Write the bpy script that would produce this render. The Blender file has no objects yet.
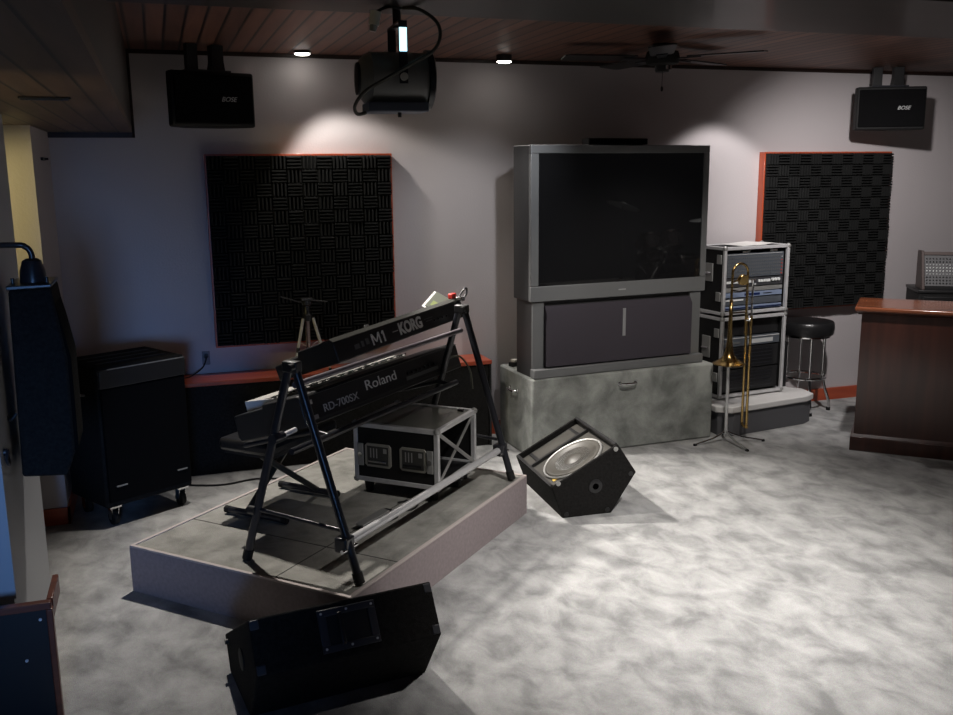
import bpy, bmesh, math, random
from mathutils import Vector, Matrix
random.seed(7)
S = bpy.context.scene
COL = S.collection
PI = math.pi
def rad(a): return math.radians(a)

# ------------------------------------------------------------------ camera
cam_d = bpy.data.cameras.new('camera'); cam = bpy.data.objects.new('camera', cam_d); COL.objects.link(cam)
PITCH, YAW, ROLL = rad(11.27), rad(-18.5), rad(0.55)
fw = Vector((-math.sin(YAW)*math.cos(PITCH), math.cos(YAW)*math.cos(PITCH), -math.sin(PITCH)))
r0 = Vector((math.cos(YAW), math.sin(YAW), 0)); d0 = fw.cross(r0)
rt = math.cos(ROLL)*r0 + math.sin(ROLL)*d0
dn = -math.sin(ROLL)*r0 + math.cos(ROLL)*d0
m = Matrix.Identity(4)
for i in range(3):
    m[i][0] = rt[i]; m[i][1] = -dn[i]; m[i][2] = -fw[i]
m[0][3], m[1][3], m[2][3] = 0.0, 0.0, 1.7
cam.matrix_world = m
cam_d.sensor_fit = 'HORIZONTAL'; cam_d.sensor_width = 36.0; cam_d.lens = 940/953*36.0
cam_d.clip_start = 0.02
S.camera = cam

# ------------------------------------------------------------------ world, lights, exposure
w = bpy.data.worlds.new('world'); S.world = w; w.use_nodes = True
bg = w.node_tree.nodes['Background']; bg.inputs[0].default_value = (0.9, 0.92, 1.0, 1); bg.inputs[1].default_value = 0.02
S.view_settings.view_transform = 'Standard'
S.view_settings.look = 'None'
S.view_settings.exposure = 0.0
S.view_settings.gamma = 1.0
S.view_settings.use_curve_mapping = False

def spot(name, loc, target, watts, angle=100, blend=0.5, color=(1, .92, .8), radius=.035):
    l = bpy.data.lights.new(name, 'SPOT'); l.energy = watts; l.spot_size = rad(angle); l.spot_blend = blend
    l.color = color; l.shadow_soft_size = radius
    o = bpy.data.objects.new(name, l); COL.objects.link(o); o.location = loc
    o.rotation_euler = (Vector(target)-Vector(loc)).to_track_quat('-Z', 'Y').to_euler()
    return o
def area(name, loc, target, watts, sx, sy, color):
    l = bpy.data.lights.new(name, 'AREA'); l.energy = watts; l.shape = 'RECTANGLE'; l.size = sx; l.size_y = sy; l.color = color
    o = bpy.data.objects.new(name, l); COL.objects.link(o); o.location = loc
    o.rotation_euler = (Vector(target)-Vector(loc)).to_track_quat('-Z', 'Y').to_euler()
    return o
WARM = (1, .94, .87)
# lamps of the ceiling, two of them seen, plus added fill spots without fixtures
spot('ceiling_or_fill_spot', (.82, 5.36, 2.29), (1.75, 5.10, 0), 30, 98, .3, WARM)
spot('ceiling_or_fill_spot', (2.0, 5.36, 2.27), (2.2, 4.4, 0), 30, 80, .4, WARM)
spot('ceiling_or_fill_spot', (1.95, 4.3, 2.32), (1.75, 5.63, 1.0), 36, 62, 1.0, (.96, .97, 1))  # added wash that brightens the wall left of the television
spot('ceiling_or_fill_spot', (3.55, 5.25, 2.32), (3.62, 5.28, 0), 24, 97, .3, (1, .95, .93))
spot('ceiling_or_fill_spot', (.86, 5.33, 2.29), (2.15, 4.0, 0), 330, 50, .8, WARM)
spot('ceiling_or_fill_spot', (3.45, 3.9, 2.33), (4.9, 5.63, .8), 160, 84, .9, (1, .95, .93))
spot('ceiling_or_fill_spot', (.30, 4.55, 2.32), (.88, 3.75, 0), 160, 86, .6, WARM)
spot('ceiling_or_fill_spot', (2.6, 3.5, 2.33), (2.75, 5.0, .45), 85, 62, .8, WARM)  # added fill for the pedestal and television front
spot('ceiling_or_fill_spot', (2.0, 2.2, 2.32), (1.98, 3.10, 0), 310, 73, 1.0, (1, .955, .92))
spot('ceiling_or_fill_spot', (3.9, 2.9, 2.32), (3.6, 4.1, 0), 120, 105, .8, (1, .95, .90))
spot('ceiling_or_fill_spot', (7.0, .9, 2.3), (7.0, .1, .4), 480, 80, .6, WARM)  # added to light the drum kit so that its reflection shows
# daylight of a window behind and to the left of the viewer
wd = area('window_daylight', (-.5, -2.0, 1.2), (-.40, 5.6, .45), 2.1, .7, .8, (.20, .44, 1.0))
wd.data.spread = rad(24)
spot('warm_spot', (-1.0, 2.1, 1.1), (-.50, 2.75, 1.92), 14, 60, .8, (1, .82, .45), .06)  # added warm spot that lights the soffit planks, outside the hallway
# lamp in the hallway beyond the opening in the left wall
spot('warm_spot', (-1.3, 4.3, 1.75), (-.55, 4.84, 1.52), 26, 52, .8, (1, .82, .34), .06)

# ------------------------------------------------------------------ materials
def nd(nt, t, x=0, y=0):
    n = nt.nodes.new(t); n.location = (x, y); return n
def mat(name, col, rough=.6, metal=0.0, spec=.5, bump=0.0, bscale=200.0, var=0.0, vscale=20.0, coat=0.0):
    M = bpy.data.materials.new(name); M.use_nodes = True; nt = M.node_tree
    b = nt.nodes['Principled BSDF']
    b.inputs['Base Color'].default_value = (*col, 1); b.inputs['Roughness'].default_value = rough
    b.inputs['Metallic'].default_value = metal; b.inputs['Specular IOR Level'].default_value = spec
    if coat: b.inputs['Coat Weight'].default_value = coat; b.inputs['Coat Roughness'].default_value = .08
    tc = nd(nt, 'ShaderNodeTexCoord', -900)
    if var:
        n = nd(nt, 'ShaderNodeTexNoise', -700); n.inputs['Scale'].default_value = vscale; n.inputs['Detail'].default_value = 4
        nt.links.new(tc.outputs['Object'], n.inputs['Vector'])
        r = nd(nt, 'ShaderNodeValToRGB', -450)
        r.color_ramp.elements[0].position = .3; r.color_ramp.elements[1].position = .7
        r.color_ramp.elements[0].color = (*[c*(1-var) for c in col], 1); r.color_ramp.elements[1].color = (*[min(1, c*(1+var)) for c in col], 1)
        nt.links.new(n.outputs['Fac'], r.inputs['Fac']); nt.links.new(r.outputs['Color'], b.inputs['Base Color'])
    if bump:
        n2 = nd(nt, 'ShaderNodeTexNoise', -700, -300); n2.inputs['Scale'].default_value = bscale; n2.inputs['Detail'].default_value = 2
        nt.links.new(tc.outputs['Object'], n2.inputs['Vector'])
        bp = nd(nt, 'ShaderNodeBump', -300, -300); bp.inputs['Strength'].default_value = bump; bp.inputs['Distance'].default_value = .01
        nt.links.new(n2.outputs['Fac'], bp.inputs['Height']); nt.links.new(bp.outputs['Normal'], b.inputs['Normal'])
    return M
def carpet(name, dark, mid, light, stretch=(1.0, 1.0, 1.0), scale=2.2, sheen=0.2):
    M = bpy.data.materials.new(name); M.use_nodes = True; nt = M.node_tree; b = nt.nodes['Principled BSDF']
    b.inputs['Roughness'].default_value = 1; b.inputs['Specular IOR Level'].default_value = .1
    tc = nd(nt, 'ShaderNodeTexCoord', -1200); mp = nd(nt, 'ShaderNodeMapping', -1000); mp.inputs['Scale'].default_value = stretch
    mp.inputs['Rotation'].default_value = (0, 0, rad(24))
    nt.links.new(tc.outputs['Object'], mp.inputs['Vector'])
    n = nd(nt, 'ShaderNodeTexNoise', -800); n.inputs['Scale'].default_value = scale; n.inputs['Detail'].default_value = 7; n.inputs['Roughness'].default_value = .58; n.inputs['Distortion'].default_value = .35
    nt.links.new(mp.outputs[0], n.inputs['Vector'])
    r = nd(nt, 'ShaderNodeValToRGB', -500); e = r.color_ramp.elements
    e[0].position = .34; e[0].color = (*dark, 1); e[1].position = .66; e[1].color = (*light, 1)
    k = e.new(.5); k.color = (*mid, 1)
    nt.links.new(n.outputs['Fac'], r.inputs['Fac'])
    n2 = nd(nt, 'ShaderNodeTexNoise', -800, -300); n2.inputs['Scale'].default_value = 260; n2.inputs['Detail'].default_value = 1
    nt.links.new(tc.outputs['Object'], n2.inputs['Vector'])
    mx = nd(nt, 'ShaderNodeMix', -250); mx.data_type = 'RGBA'; mx.blend_type = 'OVERLAY'; mx.inputs[0].default_value = .35
    nt.links.new(r.outputs['Color'], mx.inputs[6]); nt.links.new(n2.outputs['Color'], mx.inputs[7])
    hs = nd(nt, 'ShaderNodeHueSaturation', -100); hs.inputs['Saturation'].default_value = .55
    nt.links.new(mx.outputs[2], hs.inputs['Color']); nt.links.new(hs.outputs[0], b.inputs['Base Color'])
    bp = nd(nt, 'ShaderNodeBump', -300, -300); bp.inputs['Strength'].default_value = .35; bp.inputs['Distance'].default_value = .01
    nt.links.new(n2.outputs['Fac'], bp.inputs['Height']); nt.links.new(bp.outputs['Normal'], b.inputs['Normal'])
    return M
def wood(name, c1, c2, axis=2, rough=.35, coat=.3, scale=3.0, planks=0.0, plank_axis=0, groove=.10):
    M = bpy.data.materials.new(name); M.use_nodes = True; nt = M.node_tree; b = nt.nodes['Principled BSDF']
    b.inputs['Roughness'].default_value = rough; b.inputs['Coat Weight'].default_value = coat; b.inputs['Coat Roughness'].default_value = .12
    tc = nd(nt, 'ShaderNodeTexCoord', -1300); mp = nd(nt, 'ShaderNodeMapping', -1100)
    sc = [scale*6]*3; sc[axis] = scale*.5; mp.inputs['Scale'].default_value = sc
    nt.links.new(tc.outputs['Object'], mp.inputs['Vector'])
    n = nd(nt, 'ShaderNodeTexNoise', -900); n.inputs['Scale'].default_value = 1.6; n.inputs['Detail'].default_value = 6; n.inputs['Distortion'].default_value = .4
    nt.links.new(mp.outputs[0], n.inputs['Vector'])
    r = nd(nt, 'ShaderNodeValToRGB', -650); e = r.color_ramp.elements
    e[0].position = .3; e[0].color = (*c1, 1); e[1].position = .72; e[1].color = (*c2, 1)
    nt.links.new(n.outputs['Fac'], r.inputs['Fac']); out = r.outputs['Color']
    if planks:
        sx = nd(nt, 'ShaderNodeSeparateXYZ', -1100, -400); nt.links.new(tc.outputs['Object'], sx.inputs[0])
        dv = nd(nt, 'ShaderNodeMath', -900, -400); dv.operation = 'DIVIDE'; dv.inputs[1].default_value = planks
        nt.links.new(sx.outputs[plank_axis], dv.inputs[0])
        fr = nd(nt, 'ShaderNodeMath', -750, -400); fr.operation = 'FRACT'; nt.links.new(dv.outputs[0], fr.inputs[0])
        fl = nd(nt, 'ShaderNodeMath', -750, -550); fl.operation = 'FLOOR'; nt.links.new(dv.outputs[0], fl.inputs[0])
        wn = nd(nt, 'ShaderNodeTexWhiteNoise', -600, -550); wn.noise_dimensions = '1D'; nt.links.new(fl.outputs[0], wn.inputs['W'])
        gr = nd(nt, 'ShaderNodeValToRGB', -600, -400); g = gr.color_ramp.elements
        g[0].position = .0; g[0].color = (.02, .02, .02, 1); g[0].position = groove*.45; g[1].position = groove; g[1].color = (1, 1, 1, 1)
        nt.links.new(fr.outputs[0], gr.inputs['Fac'])
        mr = nd(nt, 'ShaderNodeMapRange', -450, -550); mr.inputs[3].default_value = .72; mr.inputs[4].default_value = 1.2
        nt.links.new(wn.outputs['Value'], mr.inputs[0])
        m1 = nd(nt, 'ShaderNodeMix', -350); m1.data_type = 'RGBA'; m1.blend_type = 'MULTIPLY'; m1.inputs[0].default_value = 1
        nt.links.new(out, m1.inputs[6]); nt.links.new(gr.outputs['Color'], m1.inputs[7])
        m2 = nd(nt, 'ShaderNodeVectorMath', -180); m2.operation = 'SCALE'
        nt.links.new(m1.outputs[2], m2.inputs[0]); nt.links.new(mr.outputs[0], m2.inputs[3]); out = m2.outputs[0]
    nt.links.new(out, b.inputs['Base Color'])
    return M
def emit(name, col, st):
    M = bpy.data.materials.new(name); M.use_nodes = True; nt = M.node_tree; b = nt.nodes['Principled BSDF']
    b.inputs['Base Color'].default_value = (.8, .8, .8, 1)
    b.inputs['Emission Color'].default_value = (*col, 1); b.inputs['Emission Strength'].default_value = st
    return M

WALL = mat('wall_paint', (.50, .465, .475), .75, spec=.2, bump=.12, bscale=90)
WALL2 = mat('side_wall_paint', (.52, .50, .50), .7, spec=.3, bump=.1, bscale=90)
FLOOR = carpet('floor_carpet', (.235, .24, .238), (.36, .362, .358), (.47, .47, .465), (1.0, .7, 1), 7.5)
PEDC = carpet('pedestal_carpet', (.19, .21, .19), (.31, .335, .305), (.43, .46, .42), (1, 1, 1), 5.0)
STAGE = carpet('stage_carpet', (.22, .215, .18), (.30, .29, .245), (.36, .345, .295), (1, 1, 1), 8.0)
CEIL = wood('ceiling_planks', (.10, .042, .028), (.18, .08, .052), 1, .5, 0, 2.0, .085, 0, .20)
SOFF = wood('soffit_planks', (.075, .042, .026), (.14, .085, .056), 1, .55, .0, 2.0, .085, 0, .13)
BEAM = wood('beam_wood', (.008, .006, .005), (.018, .012, .0095), 0, .5, .1, 2.0)
DARKTRIM = wood('dark_trim_wood', (.012, .006, .004), (.03, .014, .01), 0, .5, .1)
REDW = wood('red_wood', (.32, .045, .016), (.50, .095, .035), 0, .35, .35, 2.0)
REDWV = wood('red_wood_upright', (.32, .045, .016), (.50, .095, .035), 2, .35, .35, 2.0)
MAHO = wood('mahogany', (.043, .014, .0095), (.078, .025, .0165), 2, .28, .5, 2.2)
MAHOT = wood('mahogany_top', (.16, .045, .02), (.30, .095, .04), 0, .22, .7, 2.2)
BOXW = wood('box_edge_wood', (.10, .024, .012), (.19, .05, .024), 0, .4, .2)
FOAM = mat('acoustic_foam', (.013, .0135, .0135), .95, spec=.15, bump=.2, bscale=300)
BLK = mat('black_paint', (.012, .012, .013), .45, spec=.4)
BLKROUGH = mat('black_textured_paint', (.011, .011, .0115), .6, spec=.3, bump=.3, bscale=420)
BLKCLOTH = mat('black_grille_cloth', (.004, .004, .0045), .95, spec=.08, bump=.3, bscale=500)
BLKCARPET = mat('black_box_carpet', (.015, .0145, .014), .95, spec=.1, bump=.4, bscale=300, var=.3, vscale=80)
BLKPLASTIC = mat('black_plastic', (.014, .014, .015), .38, spec=.5)
BLKMETAL = mat('black_metal', (.018, .019, .024), .28, spec=.6)
LAMPBLK = mat('lamp_black_metal', (.30, .30, .29), .4, spec=.6)
CHROME = mat('chrome', (.75, .75, .76), .12, 1.0)
ALU = mat('aluminium', (.68, .68, .69), .38, .4, var=.06, vscale=30)
ALUDULL = mat('dull_aluminium', (.42, .42, .41), .45, .6)
BRASS = mat('brass', (.62, .43, .17), .2, 1.0)
TVG = mat('tv_grey_plastic', (.17, .175, .18), .42, spec=.5)
TVG2 = mat('tv_dark_plastic', (.045, .045, .047), .5, spec=.4)
TVCLOTH = mat('tv_grille_cloth', (.060, .053, .066), .8, spec=.2, bump=.2, bscale=700)
SCREEN = mat('tv_screen_glass', (.010, .010, .011), .015, spec=.85)
SILVER = mat('silver_paint', (.55, .56, .58), .3, .6)
WHITE = mat('white_laminate', (.72, .71, .70), .4)
WHITEPL = mat('white_plastic', (.85, .82, .76), .4)
KEYW = mat('ivory_keys', (.85, .83, .78), .2, coat=.3)
TEXTG = mat('grey_lettering', (.45, .46, .46), .5)
TEXTD = mat('dim_lettering', (.11, .115, .115), .5)
TEXTW = mat('white_lettering', (.75, .77, .76), .5)
RED = mat('red_plastic', (.5, .03, .02), .4)
REDL = mat('red_felt', (.55, .05, .03), .6)
PAPER = mat('paper', (.10, .11, .085), .5)
PAPERW = mat('white_paper', (.75, .74, .72), .5)
GREYBASE = mat('grey_base_paint', (.10, .10, .11), .7)
RISER = mat('riser_cloth', (.31, .265, .27), .9, spec=.1, bump=.25, bscale=350, var=.1, vscale=60)
RISEREDGE = mat('riser_edge', (.50, .44, .42), .7)
CONE = mat('speaker_cone', (.075, .07, .06), .45, spec=.5)
BAFF = mat('baffle_board', (.06, .057, .05), .42, spec=.5)
GRILL = mat('smoke_case_top', (.16, .162, .14), .28, spec=.5)
RUBBER = mat('rubber', (.01, .01, .01), .7, spec=.3)
EQ = mat('unit_face_grey', (.075, .085, .10), .4, spec=.5)
EQBLUE = mat('unit_face_blue', (.20, .25, .36), .35, spec=.5)
MIXF = mat('mixer_face', (.13, .13, .135), .45)
MIXW = mat('mixer_frame', (.10, .075, .07), .5)
VINYL = mat('black_vinyl', (.014, .014, .015), .3, spec=.5, bump=.1, bscale=60)
PIERP = mat('pier_paint', (.40, .41, .43), .45, spec=.4)
LAMPLIT = emit('lit_lamp', (1, .95, .86), 14.0)
GLINT = emit('yoke_glint', (.45, .85, 1.0), 2.2)  # emission imitates a bright reflection on the lamp yoke
BLUEAL = mat('blue_sheen_metal', (.10, .16, .30), .25, .7)
MAROON = mat('dark_shell', (.012, .011, .012), .15, coat=.6)

# ------------------------------------------------------------------ mesh helpers
class MB:
    def __init__(s): s.bm = bmesh.new()
    def verts_faces(s, vs, fs):
        V = [s.bm.verts.new(v) for v in vs]
        for f in fs:
            try: s.bm.faces.new([V[i] for i in f])
            except ValueError: pass
        return s
    def box(s, a, b, M=None):
        x0, y0, z0 = a; x1, y1, z1 = b
        vs = [Vector(p) for p in ((x0,y0,z0),(x1,y0,z0),(x1,y1,z0),(x0,y1,z0),(x0,y0,z1),(x1,y0,z1),(x1,y1,z1),(x0,y1,z1))]
        if M is not None: vs = [M @ v for v in vs]
        return s.verts_faces(vs, [(0,3,2,1),(4,5,6,7),(0,1,5,4),(1,2,6,5),(2,3,7,6),(3,0,4,7)])
    def prism(s, poly, f0, f1):
        n = len(poly); vs = [f0(*p) for p in poly] + [f1(*p) for p in poly]
        fs = [tuple(range(n))[::-1], tuple(range(n, 2*n))] + [(i, (i+1) % n, n+(i+1) % n, n+i) for i in range(n)]
        return s.verts_faces(vs, fs)
    def prism_z(s, poly, z0, z1): return s.prism(poly, lambda x, y: (x, y, z0), lambda x, y: (x, y, z1))
    def prism_x(s, poly, x0, x1): return s.prism(poly, lambda y, z: (x0, y, z), lambda y, z: (x1, y, z))
    def prism_y(s, poly, y0, y1): return s.prism(poly, lambda x, z: (x, y0, z), lambda x, z: (x, y1, z))
    def tube(s, pts, r, seg=10, closed=False):
        pts = [Vector(p) for p in pts]; n = len(pts); rings = []; nrm = None
        for i, p in enumerate(pts):
            if closed: t = (pts[(i+1) % n]-pts[i-1]).normalized()
            elif i == 0: t = (pts[1]-p).normalized()
            elif i == n-1: t = (p-pts[-2]).normalized()
            else: t = ((pts[i+1]-p).normalized()+(p-pts[i-1]).normalized()).normalized()
            if nrm is None:
                a = Vector((0, 0, 1)) if abs(t.z) < .9 else Vector((1, 0, 0)); nrm = t.cross(a).normalized()
            else:
                nrm = (nrm-t*nrm.dot(t)).normalized()
            bn = t.cross(nrm); rr = r[i] if isinstance(r, (list, tuple)) else r
            rings.append([s.bm.verts.new(p+rr*(math.cos(2*PI*k/seg)*nrm+math.sin(2*PI*k/seg)*bn)) for k in range(seg)])
        for i in range(n if closed else n-1):
            A, B = rings[i], rings[(i+1) % n]
            for k in range(seg): s.bm.faces.new((A[k], A[(k+1) % seg], B[(k+1) % seg], B[k]))
        if not closed:
            s.bm.faces.new(rings[0][::-1]); s.bm.faces.new(rings[-1])
        return s
    def cyl(s, p0, p1, r0, r1=None, seg=24): return s.tube([p0, p1], [r0, r0 if r1 is None else r1], seg)
    def lathe(s, prof, M=None, seg=32):
        rings = []
        for r, z in prof:
            ring = []
            for k in range(seg):
                v = Vector((r*math.cos(2*PI*k/seg), r*math.sin(2*PI*k/seg), z))
                ring.append(s.bm.verts.new(M @ v if M is not None else v))
            rings.append(ring)
        for A, B in zip(rings, rings[1:]):
            for k in range(seg): s.bm.faces.new((A[k], A[(k+1) % seg], B[(k+1) % seg], B[k]))
        s.bm.faces.new(rings[0][::-1]); s.bm.faces.new(rings[-1])
        return s
    def build(s, name, material, parent=None, bevel=0.0, smooth=True, kind=None, label=None):
        bmesh.ops.recalc_face_normals(s.bm, faces=s.bm.faces)
        me = bpy.data.meshes.new(name); s.bm.to_mesh(me); s.bm.free()
        me.materials.append(material)
        if smooth:
            for p in me.polygons: p.use_smooth = True
            me.set_sharp_from_angle(angle=rad(35))
        o = bpy.data.objects.new(name, me); COL.objects.link(o)
        if parent is not None: o.parent = parent
        if bevel:
            b = o.modifiers.new('bevel', 'BEVEL'); b.width = bevel; b.segments = 2; b.limit_method = 'ANGLE'; b.angle_limit = rad(40)
        if kind: o['kind'] = kind
        if label: o['label'] = label
        return o
def tag(o, label, cat, group=None):
    o['label'] = label; o['category'] = cat
    if group: o['group'] = group
    return o
def thing(name, label, cat, loc=(0, 0, 0), rz=0.0, group=None):
    o = bpy.data.objects.new(name, None); COL.objects.link(o); o.empty_display_size = .1
    o.location = loc; o.rotation_euler = (0, 0, rz)
    return tag(o, label, cat, group)
def struct(name, mb, m, **k):
    return mb.build(name, m, kind='structure', smooth=k.get('smooth', False))
def text(name, body, material, parent, M, size, width=None, extrude=.0008, shear=0.0, offset=0.0):
    cu = bpy.data.curves.new(name, 'FONT'); cu.body = body; cu.size = size; cu.extrude = extrude; cu.align_x = 'CENTER'; cu.align_y = 'CENTER'; cu.shear = shear
    cu.offset = offset
    o = bpy.data.objects.new(name, cu); COL.objects.link(o)
    bpy.context.view_layer.update()
    me = bpy.data.meshes.new_from_object(o.evaluated_get(bpy.context.evaluated_depsgraph_get()))
    bpy.data.objects.remove(o)
    if width:
        xs = [v.co.x for v in me.vertices]; f = width/(max(xs)-min(xs))
        for v in me.vertices: v.co.x *= f
    me.transform(M); me.materials.clear(); me.materials.append(material); me.name = name
    q = bpy.data.objects.new(name, me); COL.objects.link(q); q.parent = parent
    return q
def frame_M(origin, ex, ey):
    ex = Vector(ex).normalized(); ey = Vector(ey).normalized(); ez = ex.cross(ey).normalized(); ey = ez.cross(ex)
    M = Matrix.Identity(4)
    for i in range(3): M[i][0] = ex[i]; M[i][1] = ey[i]; M[i][2] = ez[i]; M[i][3] = origin[i]
    return M
def arc(c, r, a0, a1, n, ex, ez):
    c = Vector(c); ex = Vector(ex); ez = Vector(ez)
    return [c+r*(math.cos(rad(a0+(a1-a0)*i/n))*ex+math.sin(rad(a0+(a1-a0)*i/n))*ez) for i in range(n+1)]

# ------------------------------------------------------------------ the room
WB = 5.633; XL = -.524; ZC = 2.36; ZS = 1.92; XS = -.098
struct('floor', MB().box((-3.2, -2.5, -.05), (9.5, WB, 0)), FLOOR)
struct('wall_back', MB().box((XL, WB, 0), (9.5, WB+.12, ZC+.05)), WALL)
struct('wall_left', MB().box((-.70, 4.84, 0), (XL, WB+.12, ZS)), WALL)
struct('wall_hallway', MB().box((-2.4, 4.84, 0), (-.70, 4.96, ZS)), WALL2)
struct('wall_pier', MB().box((-1.7, 3.15, 0), (XL, 4.0, ZS)), PIERP)
struct('ceiling', MB().box((XS, -2.5, ZC), (9.5, WB, ZC+.08)), CEIL)
struct('ceiling_soffit', MB().box((-3.2, -2.5, ZS), (XS, WB, ZS+.03)), SOFF)
struct('trim_1', MB().box((XS-.012, -2.5, ZS+.03), (XS, WB-.012, ZC+.02)), BEAM)
struct('trim_2', MB().box((XS, WB-.014, ZC-.022), (9.5, WB, ZC)), DARKTRIM)
struct('trim_3', MB().box((XL, WB-.02, ZS-.028), (XS+.012, WB, ZS)).box((XS, WB-.02, ZS-.028), (XS+.014, WB, ZC)), DARKTRIM)
struct('ceiling_beam', MB().box((XS, 2.45, 2.2), (9.5, 3.13, ZC)), BEAM)
struct('trim_4', MB().box((XS, 3.13, 2.205), (9.5, 3.165, ZC)), wood('beam_edge_wood', (.05, .03, .02), (.10, .06, .04), 0, .4, .2))
struct('baseboard_back', MB().box((XL, WB-.016, 0), (9.5, WB, .088)), REDW)
struct('baseboard_left', MB().box((-.70, 4.826, 0), (XL+.012, 4.84, .085)).box((XL, 4.826, 0), (XL+.012, WB-.016, .085)), REDW)
# pale corner moulding of the pier
struct('trim_5', MB().box((XL, 3.15, .36), (XL+.006, 3.30, 1.6)), PIERP)

# ------------------------------------------------------------------ ceiling fittings
for (x, y, z, lab) in ((.83, 5.49, 2.358, 'lit round ceiling downlight above the left foam panel'),
                       (1.99, 5.386, 2.335, 'lit round ceiling downlight above the television')):
    t = thing('ceiling_downlight', lab, 'ceiling light', (x, y, z), 0, 'downlights of the plank ceiling')
    MB().cyl((0, 0, -.012), (0, 0, ZC-z), .048, .046, 28).build('housing', BLKPLASTIC, t)
    MB().lathe([(.042, -.012), (.041, -.016), (.03, -.020), (.008, -.022)], None, 28).build('lamp_disc', LAMPLIT, t)
v = thing('air_vent', 'narrow dark slot vent in the wooden soffit', 'vent', (-.285, 3.075, ZS))
MB().box((-.07, -.018, -.006), (.07, .018, 0)).build('frame', BLK, v, .002)
for k in range(3):
    MB().box((-.064, -.012+.010*k, -.009), (.064, -.009+.010*k, -.006)).build('slat', BLKMETAL, v)

# ceiling fan
fan = thing('ceiling_fan', 'dark ceiling fan hung close under the plank ceiling', 'ceiling fan', (2.66, 4.72, 2.235), rad(19))
MB().lathe([(.05, .125), (.055, .115), (.03, .10), (.03, .09)], None, 24).build('canopy', BLK, fan)
MB().lathe([(.02, .095), (.085, .085), (.095, .05), (.085, .02), (.04, .012)], None, 32).build('motor_housing', RUBBER, fan)
MB().lathe([(.038, .014), (.040, -.012), (.036, -.022), (.01, -.026)], None, 24).build('switch_housing', BLKPLASTIC, fan)
for k in range(2):
    MB().box((-.014+.028*k, -.046, -.010), (-.004+.028*k, -.036, .012)).build('metal_plate', CHROME, fan)
for k in range(5):
    a = rad(150+72*k)
    R = Matrix.Rotation(a, 4, 'Z') @ Matrix.Rotation(rad(5), 4, 'X')
    bl = MB().prism([(.15, -.05), (.2, -.062), (.52, -.07), (.55, -.05), (.55, .05), (.52, .07), (.2, .062), (.15, .05)],
                    lambda x, y, R=R: R @ Vector((x, y, .05)), lambda x, y, R=R: R @ Vector((x, y, .057))).build('blade', BLKPLASTIC, fan)
    MB().prism([(.07, -.02), (.22, -.03), (.22, .03), (.07, .02)], lambda x, y, R=R: R @ Vector((x, y, .044)), lambda x, y, R=R: R @ Vector((x, y, .050))).build('blade_iron', BLKMETAL, fan)
pc = MB().tube([(-.03, -.03, -.02), (-.032, -.03, -.10)], .0015, 6).build('pull_chain', BLK, fan)
MB().lathe([(.002, .012), (.007, .004), (.007, -.010), (.003, -.016)], Matrix.Translation((-.032, -.03, -.11)), 12).build('pull_knob', BLK, pc)

# stage lamp hanging from the beam
L = thing('stage_lamp', 'black can stage lamp hanging by its yoke from the ceiling beam', 'stage light', (.755, 3.02, 1.985), rad(-3))
Mx = Matrix.Rotation(rad(90), 4, 'Y')
MB().lathe([(.02, -.128), (.055, -.124), (.074, -.108), (.078, -.095), (.083, -.09), (.083, .085), (.080, .09)], Mx, 36).build('can', LAMPBLK, L)
MB().lathe([(.083, .086), (.092, .088), (.092, .104), (.086, .108), (.086, .094)], Mx, 36).build('lens_ring', BLKMETAL, L)
MB().lathe([(.012, -.136), (.05, -.132), (.052, -.122)], Mx, 28).build('end_cap', BLKMETAL, L)
MB().box((-.105, -.07, -.103), (.085, .07, -.072)).build('base_box', mat('lamp_base_metal', (.13, .15, .20), .4), L, .004)
MB().cyl((.0, -.02, -.118), (.0, -.02, -.10), .006, seg=12).build('wing_bolt', BLKMETAL, L)
MB().box((-.012, -.094, -.02), (.015, -.089, .165)).box((-.012, .089, -.02), (.015, .094, .165)).box((-.012, -.094, .16), (.015, .094, .166)).build('yoke', BLKMETAL, L)
MB().cyl((.002, -.104, .0), (.002, -.09, .0), .012, seg=16).build('tilt_bolt', WHITEPL, L)
MB().box((-.010, -.0965, .075), (.013, -.0945, .145)).build('painted_glint', GLINT, L, label='bright blue-white reflection on the yoke, made to glow')  # no lamp here, the reflection is painted in as a glow
MB().cyl((.002, 0, .155), (.002, 0, .213), .013, seg=14).build('hanging_clamp', BLKMETAL, L)
cb = [(.018, -.02, .213), (.06, -.06, .205), (.105, -.10, .165), (.115, -.11, .12), (.09, -.115, .075), (.02, -.112, .035), (-.06, -.112, -.01), (-.12, -.10, -.045), (-.15, -.08, -.085), (-.14, -.05, -.11), (-.11, -.03, -.105)]
def smooth_path(p, n=6):
    p = [Vector(q) for q in p]; out = []
    for i in range(len(p)-1):
        a = p[max(i-1, 0)]; b = p[i]; c = p[i+1]; d = p[min(i+2, len(p)-1)]
        for k in range(n):
            t = k/n
            out.append(.5*((2*b)+(c-a)*t+(2*a-5*b+4*c-d)*t*t+(3*b-a-3*c+d)*t**3))
    return out+[p[-1]]
MB().tube(smooth_path(cb), .0055, 8).build('power_cable', mat('lamp_cable', (.09, .085, .075), .6), L)
pg = MB().tube(smooth_path([(.012, -.02, .213), (-.03, -.04, .212), (-.06, -.05, .20), (-.072, -.05, .19)], 4), .005, 8).build('plug_lead', BLK, L)
MB().cyl((-.072, -.05, .195), (-.080, -.05, .155), .017, .016, 18).build('plug', WHITEPL, L, label='white plug')
MB().cyl((-.080, -.05, .155), (-.084, -.05, .137), .012, .010, 14).build('plug_end', ALUDULL, L)

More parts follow.
